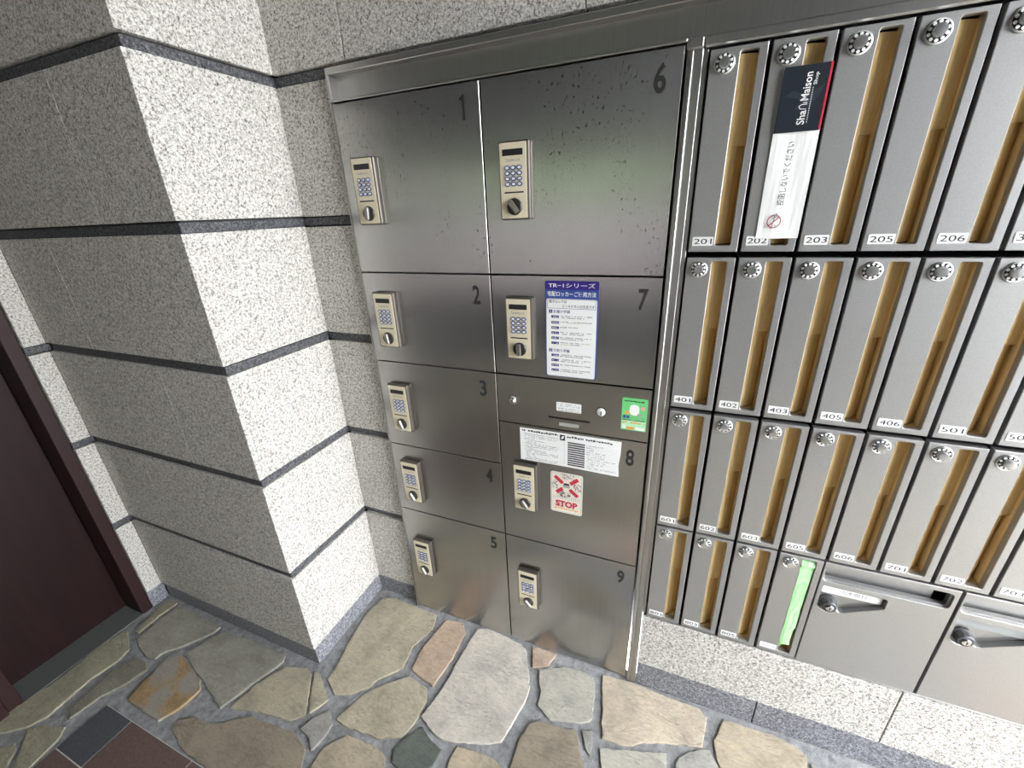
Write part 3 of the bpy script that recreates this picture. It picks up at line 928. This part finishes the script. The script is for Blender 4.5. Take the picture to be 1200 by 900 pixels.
for d in fine_print(x0 + 0.012, x1 - 0.012, z0 + 0.015, 0.008, R_, 0.1): pr.append((d, (0, -0.0014, 0), 'orange_print'))
pr.append((lettering('STOP', 0.067, 0.023, 0.05), (cx + 0.001, -0.0018, z0 + 0.033), 'red'))
for lx in (-0.0135, ):  # slab serifs of the T
    pr.append((dash(cx + lx - 0.005, cx + lx + 0.005, z0 + 0.0215, z0 + 0.0250), (0, -0.0019, 0), 'red'))
sticker('stop_sticker', 'white STOP warning sticker with a red cross on locker 8', 'sticker', rrect((x0 + x1) / 2, (z0 + z1) / 2, x1 - x0, z1 - z0, 0.007, 4), 'cream_paper',
        [('picture', merge('picture', pr))])

# green sticker on the service panel (its mascot is left out)
x0, x1, z0, z1 = 0.777, 0.840, 0.9675, 1.0585
pr = [(dash(x0 + 0.001, x1 - 0.001, z0 + 0.002, z0 + 0.028), (0, -0.0014, 0), 'pale_green')]
for d in fine_print(x0 + 0.006, x1 - 0.006, z1 - 0.008, 0.0042, R_, 0.15): pr.append((d, (0, -0.0015, 0), 'print_black'))
pr.append((plate('p', [(x1 - 0.011 + 0.0055 * math.cos(t * 0.4488), z1 - 0.026 + 0.0055 * math.sin(t * 0.4488)) for t in range(14)], (), 0, 0), (0, -0.0015, 0), 'pink_print'))
pr.append((plate('p', rrect(x0 + 0.0315, z1 - 0.032, 0.024, 0.030, 0.010, 4), (), 0, 0), (0, -0.0015, 0), 'white_paper'))
pr.append((dash(x0 + 0.008, x0 + 0.018, z0 + 0.045, z0 + 0.055), (0, -0.0015, 0), 'orange_print'))
pr.append((dash(x0 + 0.040, x0 + 0.052, z0 + 0.043, z0 + 0.050), (0, -0.0015, 0), 'plate_grey'))
for xx in (0.004, 0.013):
    pr.append((dash(x0 + xx, x0 + xx + 0.007, z0 + 0.034, z0 + 0.042), (0, -0.0015, 0), 'sticker_blue'))
for d in fine_print(x0 + 0.024, x1 - 0.004, z0 + 0.037, 0.003, R_, 0.2): pr.append((d, (0, -0.0015, 0), 'print_grey'))
for d in fine_print(x0 + 0.003, x1 - 0.003, z0 + 0.0295, 0.0038, R_, 0.15): pr.append((d, (0, -0.0016, 0), 'print_black'))
for d in fine_print(x0 + 0.003, x1 - 0.004, z0 + 0.0225, 0.0062, R_, 0.15): pr.append((d, (0, -0.0016, 0), 'orange_print'))
pr.append((plate('p', rrect(x0 + 0.0245, z0 + 0.0065, 0.020, 0.008, 0.002, 2), (), 0, 0), (0, -0.0016, 0), 'orange_print'))
pr.append((plate('p', rrect(x0 + 0.048, z0 + 0.0065, 0.022, 0.008, 0.002, 2), (), 0, 0), (0, -0.0016, 0), 'white_paper'))
pr.append((plate('p', [(x0 + 0.0075 + 0.005 * math.cos(t * 0.4488), z0 + 0.010 + 0.005 * math.sin(t * 0.4488)) for t in range(14)], (), 0, 0), (0, -0.0016, 0), 'white_paper'))
sticker('green_sticker', 'small bright green sticker on the steel service panel', 'sticker', rrect((x0 + x1) / 2, (z0 + z1) / 2, x1 - x0, z1 - z0, 0.003, 3), 'sticker_green',
        [('picture', merge('picture', pr))])

# ------------------------------------------------------------------ stainless surround of lockers and mailboxes
XR = 1.832
XS = 0.8803
sur = empty('locker_surround', (0.44, 0.0, 0.0), 'stainless trim frame with recessed header and corner post around the parcel lockers', 'frame')
wpart('top_flange', box('top_flange', 0.0, XS, -0.002, 0.055, 1.842, 1.857, 0.0015), 'steel_frame', sur)
wpart('header_panel', box('header_panel', 0.010, XS, 0.024, 0.046, 1.787, 1.842), 'steel_frame', sur)
wpart('header_end', box('header_end', 0.0, 0.010, -0.002, 0.046, 1.7835, 1.8415, 0.001), 'steel_frame', sur)
wpart('header_ledge', box('header_ledge', 0.010, 0.8505, -0.003, 0.046, 1.7825, 1.788, 0.001), 'steel_frame', sur)
wpart('header_ledge', box('header_ledge', 0.8505, XS, -0.003, 0.046, 1.7695, 1.788, 0.003), 'steel_frame', sur)
wpart('edge_strip', box('edge_strip', 0.0, 0.0028, 0.001, 0.03, 0.0, 1.7825), 'steel_frame', sur)
bm = bmesh.new()
box_bm(bm, 0.8525, 0.8640, -0.0038, 0.05, 0.0, 1.7690, 0.003, 3)
wpart('corner_post', finish(bm, 'corner_post', True), 'steel_frame', sur)
wpart('side_return', box('side_return', 0.8645, 0.8800, -0.002, 0.05, 0.0, 1.7690, 0.001), 'steel_frame', sur)
sur = empty('mailbox_surround', (1.36, 0.0, 0.3245), 'stainless trim frame with header strip around the mailbox bank', 'frame')
wpart('top_flange', box('top_flange', XS, XR, -0.002, 0.055, 1.842, 1.857, 0.0015), 'steel_frame', sur)
wpart('header_panel', box('header_panel', XS, XR - 0.010, 0.024, 0.046, 1.787, 1.842), 'steel_frame', sur)
wpart('header_end', box('header_end', XR - 0.010, XR, -0.002, 0.046, 1.7835, 1.8415, 0.001), 'steel_frame', sur)
wpart('header_ledge', box('header_ledge', XS, XR - 0.010, -0.003, 0.046, 1.7695, 1.788, 0.003), 'steel_frame', sur)
wpart('side_return', box('side_return', XS, 0.8885, 0.005, 0.05, 0.3295, 1.7690, 0.001), 'steel_frame', sur)
wpart('bottom_lip', box('bottom_lip', 0.889, XR, 0.000, 0.05, 0.3250, 0.3285, 0.001), 'steel_frame', sur)
wpart('side_return', box('side_return', XR - 0.0420, XR, -0.002, 0.05, 0.686, 1.7690, 0.001), 'steel_frame', sur)

# ------------------------------------------------------------------ slim mailboxes
MX0, MP = 0.8900, 0.0998
RZ_ = [1.7655, 1.4106, 1.0480, 0.6860, 0.3290]
PW, PH = 0.0925, 0.3535
proto = None
def make_mailbox(loc):
    """origin: left bottom corner of the cell, front plane y = 0"""
    e = empty('mailbox', loc, 'x', 'mailbox', 'slim grey mailboxes in the wall bank')
    L = Vector(loc)
    W, H = PW, PH
    sx0, sx1, sz0, sz1 = 0.0517, 0.0815, 0.0150, 0.3465
    hole = rrect((sx0 + sx1) / 2, (sz0 + sz1) / 2, sx1 - sx0, sz1 - sz0, 0.004, 3)
    mobj('front_panel', plate('front_panel', [(0.0025, 0.003), (0.0025 + W, 0.003), (0.0025 + W, H), (0.0025, H)], [hole], 0.012, -0.003, 0.001), 'box_grey', e, L)
    bm = bmesh.new()                       # open tray behind the front
    y0, y1 = 0.0121, 0.22
    a, b_, c, d = 0.0045, 0.0005 + W, 0.005, H - 0.002
    for q in ((a, a + 0.0015, y0, y1, c, d), (b_ - 0.0015, b_, y0, y1, c, d), (a, b_, y1 - 0.0015, y1, c, d), (a, b_, y0, y1, c, c + 0.0015), (a, b_, y0, y1, d - 0.0015, d)):
        box_bm(bm, *q)
    mobj('box_body', finish(bm, 'box_body'), 'box_side', e, L)
    # ochre flap: rounded face, lower half notched back on the right, shaped to fall in shade
    zm = sz0 + 0.55 * (sz1 - sz0)
    bm = bmesh.new()
    def sheet(xa, xb, ya, yb, za, zb, n=5):
        vs = []
        for k in range(n + 1):
            t = k / n
            x = xa + (xb - xa) * t
            y = ya + (yb - ya) * (t * t)
            vs.append((bm.verts.new((x, y, za)), bm.verts.new((x, y, zb))))
        for p, q in zip(vs, vs[1:]):
            bm.faces.new((p[0], q[0], q[1], p[1]))
    sheet(sx0 - 0.002, sx1 + 0.002, 0.0135, 0.024, zm, sz1 - 0.002)
    sheet(sx0 - 0.002, sx0 + 0.0165, 0.0135, 0.019, sz0 + 0.002, zm)
    mobj('flap', finish(bm, 'flap', True), 'ochre', e, L)
    bm = bmesh.new()
    vs = [bm.verts.new(p) for p in ((sx0 + 0.0165, 0.0195, sz0 + 0.002), (sx1 + 0.002, 0.040, sz0 + 0.002), (sx1 + 0.002, 0.040, zm + 0.01), (sx0 + 0.0165, 0.0195, zm + 0.01))]
    bm.faces.new(vs)
    for q in (((sx1 + 0.0012, 0.0119, sz0 - 0.001), (sx1 + 0.0012, 0.042, sz0 - 0.001), (sx1 + 0.0012, 0.042, sz1 + 0.001), (sx1 + 0.0012, 0.0119, sz1 + 0.001)),
              ((sx0 - 0.001, 0.0119, sz0 - 0.0008), (sx1 + 0.001, 0.0119, sz0 - 0.0008), (sx1 + 0.001, 0.042, sz0 - 0.0008), (sx0 - 0.001, 0.042, sz0 - 0.0008))):
        bm.faces.new([bm.verts.new(p) for p in q])
    mobj('flap_return', finish(bm, 'flap_return'), 'ochre', e, L)
    # dial lock
    dc = L + Vector((0.0272, -0.003, 0.330))
    d = mobj('lock_dial', lathe('lock_dial', [(0.0172, 0.0), (0.0172, -0.0022), (0.0160, -0.0030), (0.0150, -0.0022)], 28), 'dial_silver', e, dc)
    mobj('dial_face', lathe('dial_face', [(0.0152, -0.0018), (0.0150, -0.0024), (0.006, -0.0028), (0, -0.0028)], 28), 'black', d, dc)
    pieces = []
    for k in range(10):
        ang = math.radians(90 - 36 * k)
        s = plate('p', [(0.0026 * math.cos(t * 0.785), 0.0026 * math.sin(t * 0.785)) for t in range(8)], (), 0, 0)
        pieces.append((s, (0.0122 * math.cos(ang), -0.0031, 0.0122 * math.sin(ang)), 'white_plastic'))
    nm = merge('dial_numbers', pieces)
    mobj('dial_numbers', nm, None, d, dc)
    mobj('knob', lathe('knob', [(0.0088, -0.002), (0.0088, -0.0105), (0.0080, -0.0125), (0, -0.0130)], 24), 'dial_silver', d, dc)
    npl = mobj('number_plate', plate('number_plate', rrect(0, 0, 0.0395, 0.0175, 0.001, 1), (), 0.0, -0.0010), 'white_plastic', e, L + Vector((0.0285, -0.003, 0.0240)))
    return e

ROWS = [['201', '202', '203', '205', '206', '301', '302', '303', '305'],
        ['401', '402', '403', '405', '406', '501', '502', '503', '505'],
        ['601', '602', '603', '605', '606', '701', '702', '703', '705'],
        ['801', '803', '805', 'TO.SʻJII']]
ORD = ['first', 'second', 'third', 'fourth', 'fifth', 'sixth', 'seventh', 'eighth', 'ninth']
RORD = ['top row under the header', 'second row down', 'third row down', 'bottom row above the granite plinth']
MLAB = {'202': 'slim grey mailbox 202 with a flyer pasted over its slot'}
plates = []
for r, row in enumerate(ROWS):
    for c, s in enumerate(row):
        loc = (MX0 + c * MP, 0.0, RZ_[r + 1])
        if proto is None:
            e = make_mailbox(loc); proto = e
        else:
            e = copy_tree(proto, loc)
        if r == 3 and c == 3:
            e['label'] = 'slim grey mailbox with green paper stuffed into its slot'
        else:
            place = 'against the steel post' if c == 0 else '%s from the steel post' % ORD[c]
            e['label'] = MLAB.get(s, 'slim grey mailbox %s, %s, %s' % (s, RORD[r], place))
        plates.append((e, loc, s, r, c))
for e, loc, s, r, c in plates:
    npl = [ch for ch in e.children if ch.name.startswith('number_plate')][0]
    wl = Vector(loc) + Vector((0.0285, -0.003, 0.0240))
    WLOC[npl] = wl
    big = r < 3
    mobj('number', lettering(s, 0.034 if big else 0.033, 0.0105 if big else 0.0100, 0.0), 'print_black' if r != 3 or c != 3 else 'print_grey', npl, wl + Vector((0, -0.0013, 0)))

# ------------------------------------------------------------------ two wide mailboxes in the bottom row
def make_wide(loc, label, text):
    e = empty('wide_mailbox', loc, label, 'mailbox', 'wide mailboxes in the bottom row')
    L = Vector(loc)
    W, H = 0.258, 0.3535
    sl = rrect(0.1275, 0.3185, 0.243, 0.0455, 0.010, 4)
    pk = [(0.0105, 0.236), (0.0115, 0.277), (0.014, 0.2805), (0.138, 0.2805), (0.142, 0.2765), (0.142, 0.252), (0.139, 0.2485), (0.068, 0.2075), (0.060, 0.206)]
    pk += [(0.034 + 0.0235 * math.cos(math.radians(t)), 0.2225 + 0.0235 * math.sin(math.radians(t))) for t in range(-35, -185, -25)]
    mobj('front_panel', plate('front_panel', [(0.0025, 0.003), (W, 0.003), (W, H), (0.0025, H)], [sl, pk], 0.012, -0.003, 0.0008), 'box_grey', e, L)
    bm = bmesh.new()
    y0, y1 = 0.0121, 0.22
    a, b_, c, d = 0.0045, W - 0.002, 0.005, H - 0.002
    for q in ((a, a + 0.0015, y0, y1, c, d), (b_ - 0.0015, b_, y0, y1, c, d), (a, b_, y1 - 0.0015, y1, c, d), (a, b_, y0, y1, c, c + 0.0015), (a, b_, y0, y1, d - 0.0015, d)):
        box_bm(bm, *q)
    mobj('box_body', finish(bm, 'box_body'), 'box_side', e, L)
    # slot: rim, slanting flap, dark gap at the right end
    mobj('slot_rim', plate('slot_rim', sl, [rrect(0.1275, 0.3185, 0.235, 0.0375, 0.006, 4)], 0.016, 0.004), 'box_grey', e, L)
    bm = bmesh.new()
    box_bm(bm, 0.0085, 0.2255, 0.0220, 0.0235, 0.2900, 0.3380)
    mobj('slot_flap', finish(bm, 'slot_flap'), 'box_grey', e, L)
    mobj('lock_recess', plate('lock_recess', pk, (), 0.016, 0.0122), 'box_grey', e, L)
    # cam lock knob with key cylinder
    kc = L + Vector((0.034, 0.012, 0.2225))
    bm = bmesh.new()
    k = mobj('lock_knob', lathe('lock_knob', [(0.021, 0.0), (0.021, -0.006), (0.0165, -0.008), (0.0165, -0.022), (0.0150, -0.024), (0, -0.024)], 10), 'bezel', e, kc)
    mobj('key_cylinder', lathe('key_cylinder', [(0.0085, -0.023), (0.0085, -0.027), (0.0072, -0.0285), (0, -0.0285)], 20), 'chrome', k, kc)
    mobj('keyhole', plate('keyhole', rect(-0.0009, 0.0009, -0.0045, 0.0045), (), -0.0284, -0.0290), 'black', k, kc)
    nl = L + Vector((0.076, 0.0122, 0.2655))
    npl = mobj('name_plate', plate('name_plate', rrect(0, 0, 0.121, 0.0255, 0.001, 1), (), 0.0, -0.006), 'white_plastic' if text else 'plate_blank', e, nl)
    if text:
        mobj('lettering', lettering(text, 0.055, 0.0125, 0.0), 'print_grey', npl, nl + Vector((0.004, -0.0064, -0.0005)))
    return e
make_wide((1.2855, 0.0, RZ_[4]), 'wide grey mailbox with a white name label beside its lock', '山本眼科')
make_wide((1.5475, 0.0, RZ_[4]), 'wide grey mailbox with a blank label beside its lock', None)

# ------------------------------------------------------------------ flyer pasted over mailbox 202
fx0, fx1, fz0, fz1 = 1.0142, 1.0860, 1.4385, 1.7200
fl = bpy.data.meshes.new('flyer')
bm = bmesh.new()
N = 8
rows_ = []
fy = -0.0052
zs_ = [fz0, 1.50, 1.56, 1.62, 1.67, fz1]
def fcurve(x, z):
    t = (x - fx0) / (fx1 - fx0)
    return fy - 0.0006 * math.sin(t * 9 + z * 20) - 0.0012 * max(0, t - 0.7)
for z in zs_:
    rows_.append([bm.verts.new((fx0 + (fx1 - fx0) * i / N - 1.05, fcurve(fx0 + (fx1 - fx0) * i / N, z), z - fz0)) for i in range(N + 1)])
for a, b_ in zip(rows_, rows_[1:]):
    for i in range(N):
        bm.faces.new((a[i], a[i + 1], b_[i + 1], b_[i]))
r = bmesh.ops.extrude_face_region(bm, geom=bm.faces[:])
for v in [g for g in r['geom'] if isinstance(g, bmesh.types.BMVert)]: v.co.y += 0.0006
flyer = mobj('flyer', finish(bm, 'flyer', False), 'white_paper', None, (1.05, 0, fz0))
tag(flyer, 'white no-flyers notice with a dark header pasted over mailbox 202', 'notice')
def fpart(name, pieces):
    me = merge(name, pieces)
    for v in me.vertices: v.co -= Vector((1.05, 0, fz0))
    return mobj(name, me, None, flyer, (1.05, 0, fz0))
FY = fy - 0.0026
cxm = (fx0 + fx1) / 2
fpart('header', [(dash(fx0, fx1, 1.6200, fz1), (0, FY, 0), 'flyer_dark'), (dash(fx1 - 0.0032, fx1, 1.6200, fz1), (0, FY - 0.0002, 0), 'red'),
                 (plate('p', [(1.040, 1.654), (1.062, 1.660), (1.074, 1.672), (1.080, 1.69), (1.070, 1.684), (1.055, 1.676)], (), 0, 0), (0, FY - 0.0002, 0), 'flyer_dark2'),
                 (plate('p', [(1.022, 1.676), (1.040, 1.672), (1.052, 1.664), (1.046, 1.679), (1.034, 1.684)], (), 0, 0), (0, FY - 0.0002, 0), 'flyer_dark2')])
up = math.pi / 2
pieces = [(lettering('Sha', 0.0215, 0.0120, 0.012, up), (1.0530, FY - 0.0005, 1.6415), 'white_paper'),
          (lettering('Maison', 0.0415, 0.0120, 0.012, up), (1.0530, FY - 0.0005, 1.6880), 'white_paper'),
          (lettering('Shop', 0.0180, 0.0070, 0.012, up), (1.0655, FY - 0.0005, 1.6985), 'white_paper')]
for a in (bar(1.0585, 1.6540, 1.0490, 1.6550, 0.0009), bar(1.0490, 1.6550, 1.0465, 1.6590, 0.0009), bar(1.0465, 1.6590, 1.0500, 1.6615, 0.0009), bar(1.0500, 1.6615, 1.0585, 1.6615, 0.0009), bar(1.0520, 1.6640, 1.0585, 1.6640, 0.0009)):
    pieces.append((a, (0, FY - 0.0005, 0), 'white_paper'))
for k in range(16):
    zz = 1.633 + k * 0.0034
    pieces.append((dash(1.0620, 1.0635, zz, zz + 0.0022), (0, FY - 0.0005, 0), 'flyer_dot'))
fpart('header_lettering', pieces)
fpart('lettering', [(lettering('投函しないでください', 0.107, 0.0115, 0.004, up), (1.0455, FY - 0.0005, 1.5515), 'print_black')])
pc = []
ccx, ccz = 1.0405, 1.4700
ring = [(ccx + 0.0122 * math.cos(t * 0.2618), ccz + 0.0122 * math.sin(t * 0.2618)) for t in range(24)]
ring2 = [(ccx + 0.0104 * math.cos(t * 0.2618), ccz + 0.0104 * math.sin(t * 0.2618)) for t in range(24)]
pc.append((plate('p', ring, [ring2], 0, 0), (0, FY - 0.0004, 0), 'dark_red'))
pc.append((bar(ccx - 0.008, ccz - 0.008, ccx + 0.008, ccz + 0.008, 0.0018), (0, FY - 0.0006, 0), 'dark_red'))
for a in (bar(ccx - 0.003, ccz - 0.013, ccx + 0.001, ccz + 0.012, 0.0016), bar(ccx - 0.004, ccz + 0.005, ccx + 0.006, ccz + 0.009, 0.0016), bar(ccx + 0.001, ccz - 0.006, ccx + 0.006, ccz - 0.010, 0.0012), bar(ccx - 0.002, ccz + 0.009, ccx + 0.004, ccz + 0.014, 0.003)):
    pc.append((a, (0, FY - 0.0005, 0), 'print_grey'))
fpart('pictogram', pc)

# ------------------------------------------------------------------ green paper stuffed in a slot of the bottom row
gx, gz = MX0 + 3 * MP, RZ_[4]
bm = bmesh.new()
prof = [(0.050, 0.0525, 0.0190, -0.0020), (0.046, 0.0520, 0.0235, -0.0050), (0.060, 0.0515, 0.0235, -0.0035), (0.100, 0.0515, 0.0255, -0.0020), (0.112, 0.0515, 0.0270, -0.0045), (0.165, 0.0515, 0.0275, -0.0025), (0.178, 0.0515, 0.0255, -0.0045),
        (0.215, 0.0515, 0.0275, -0.0030), (0.235, 0.0515, 0.0275, -0.0020), (0.270, 0.0515, 0.0280, -0.0035), (0.318, 0.0515, 0.0288, -0.0020), (0.330, 0.0515, 0.0290, -0.0060), (0.341, 0.0520, 0.0285, 0.000), (0.344, 0.0525, 0.028, 0.010)]
rows_ = []
rg = random.Random(5)
for z, xa, wd, y in prof:
    row = []
    for i in range(5):
        t = i / 4
        row.append(bm.verts.new((xa + wd * t, y + 0.003 * t * t + rg.uniform(-0.0007, 0.0007), z)))
    rows_.append(row)
rows_[0][0].co.z = 0.030
rows_[0][1].co.z = 0.036
for a, b_ in zip(rows_, rows_[1:]):
    for i in range(4):
        bm.faces.new((a[i], a[i + 1], b_[i + 1], b_[i]))
me = finish(bm, 'green_paper')
gp = mobj('green_paper', me, 'green_paper', None, (gx, 0, gz))
sm = gp.modifiers.new('thickness', 'SOLIDIFY'); sm.thickness = 0.0005
tag(gp, 'crumpled light green paper strip stuffed in a bottom row mailbox slot', 'paper')
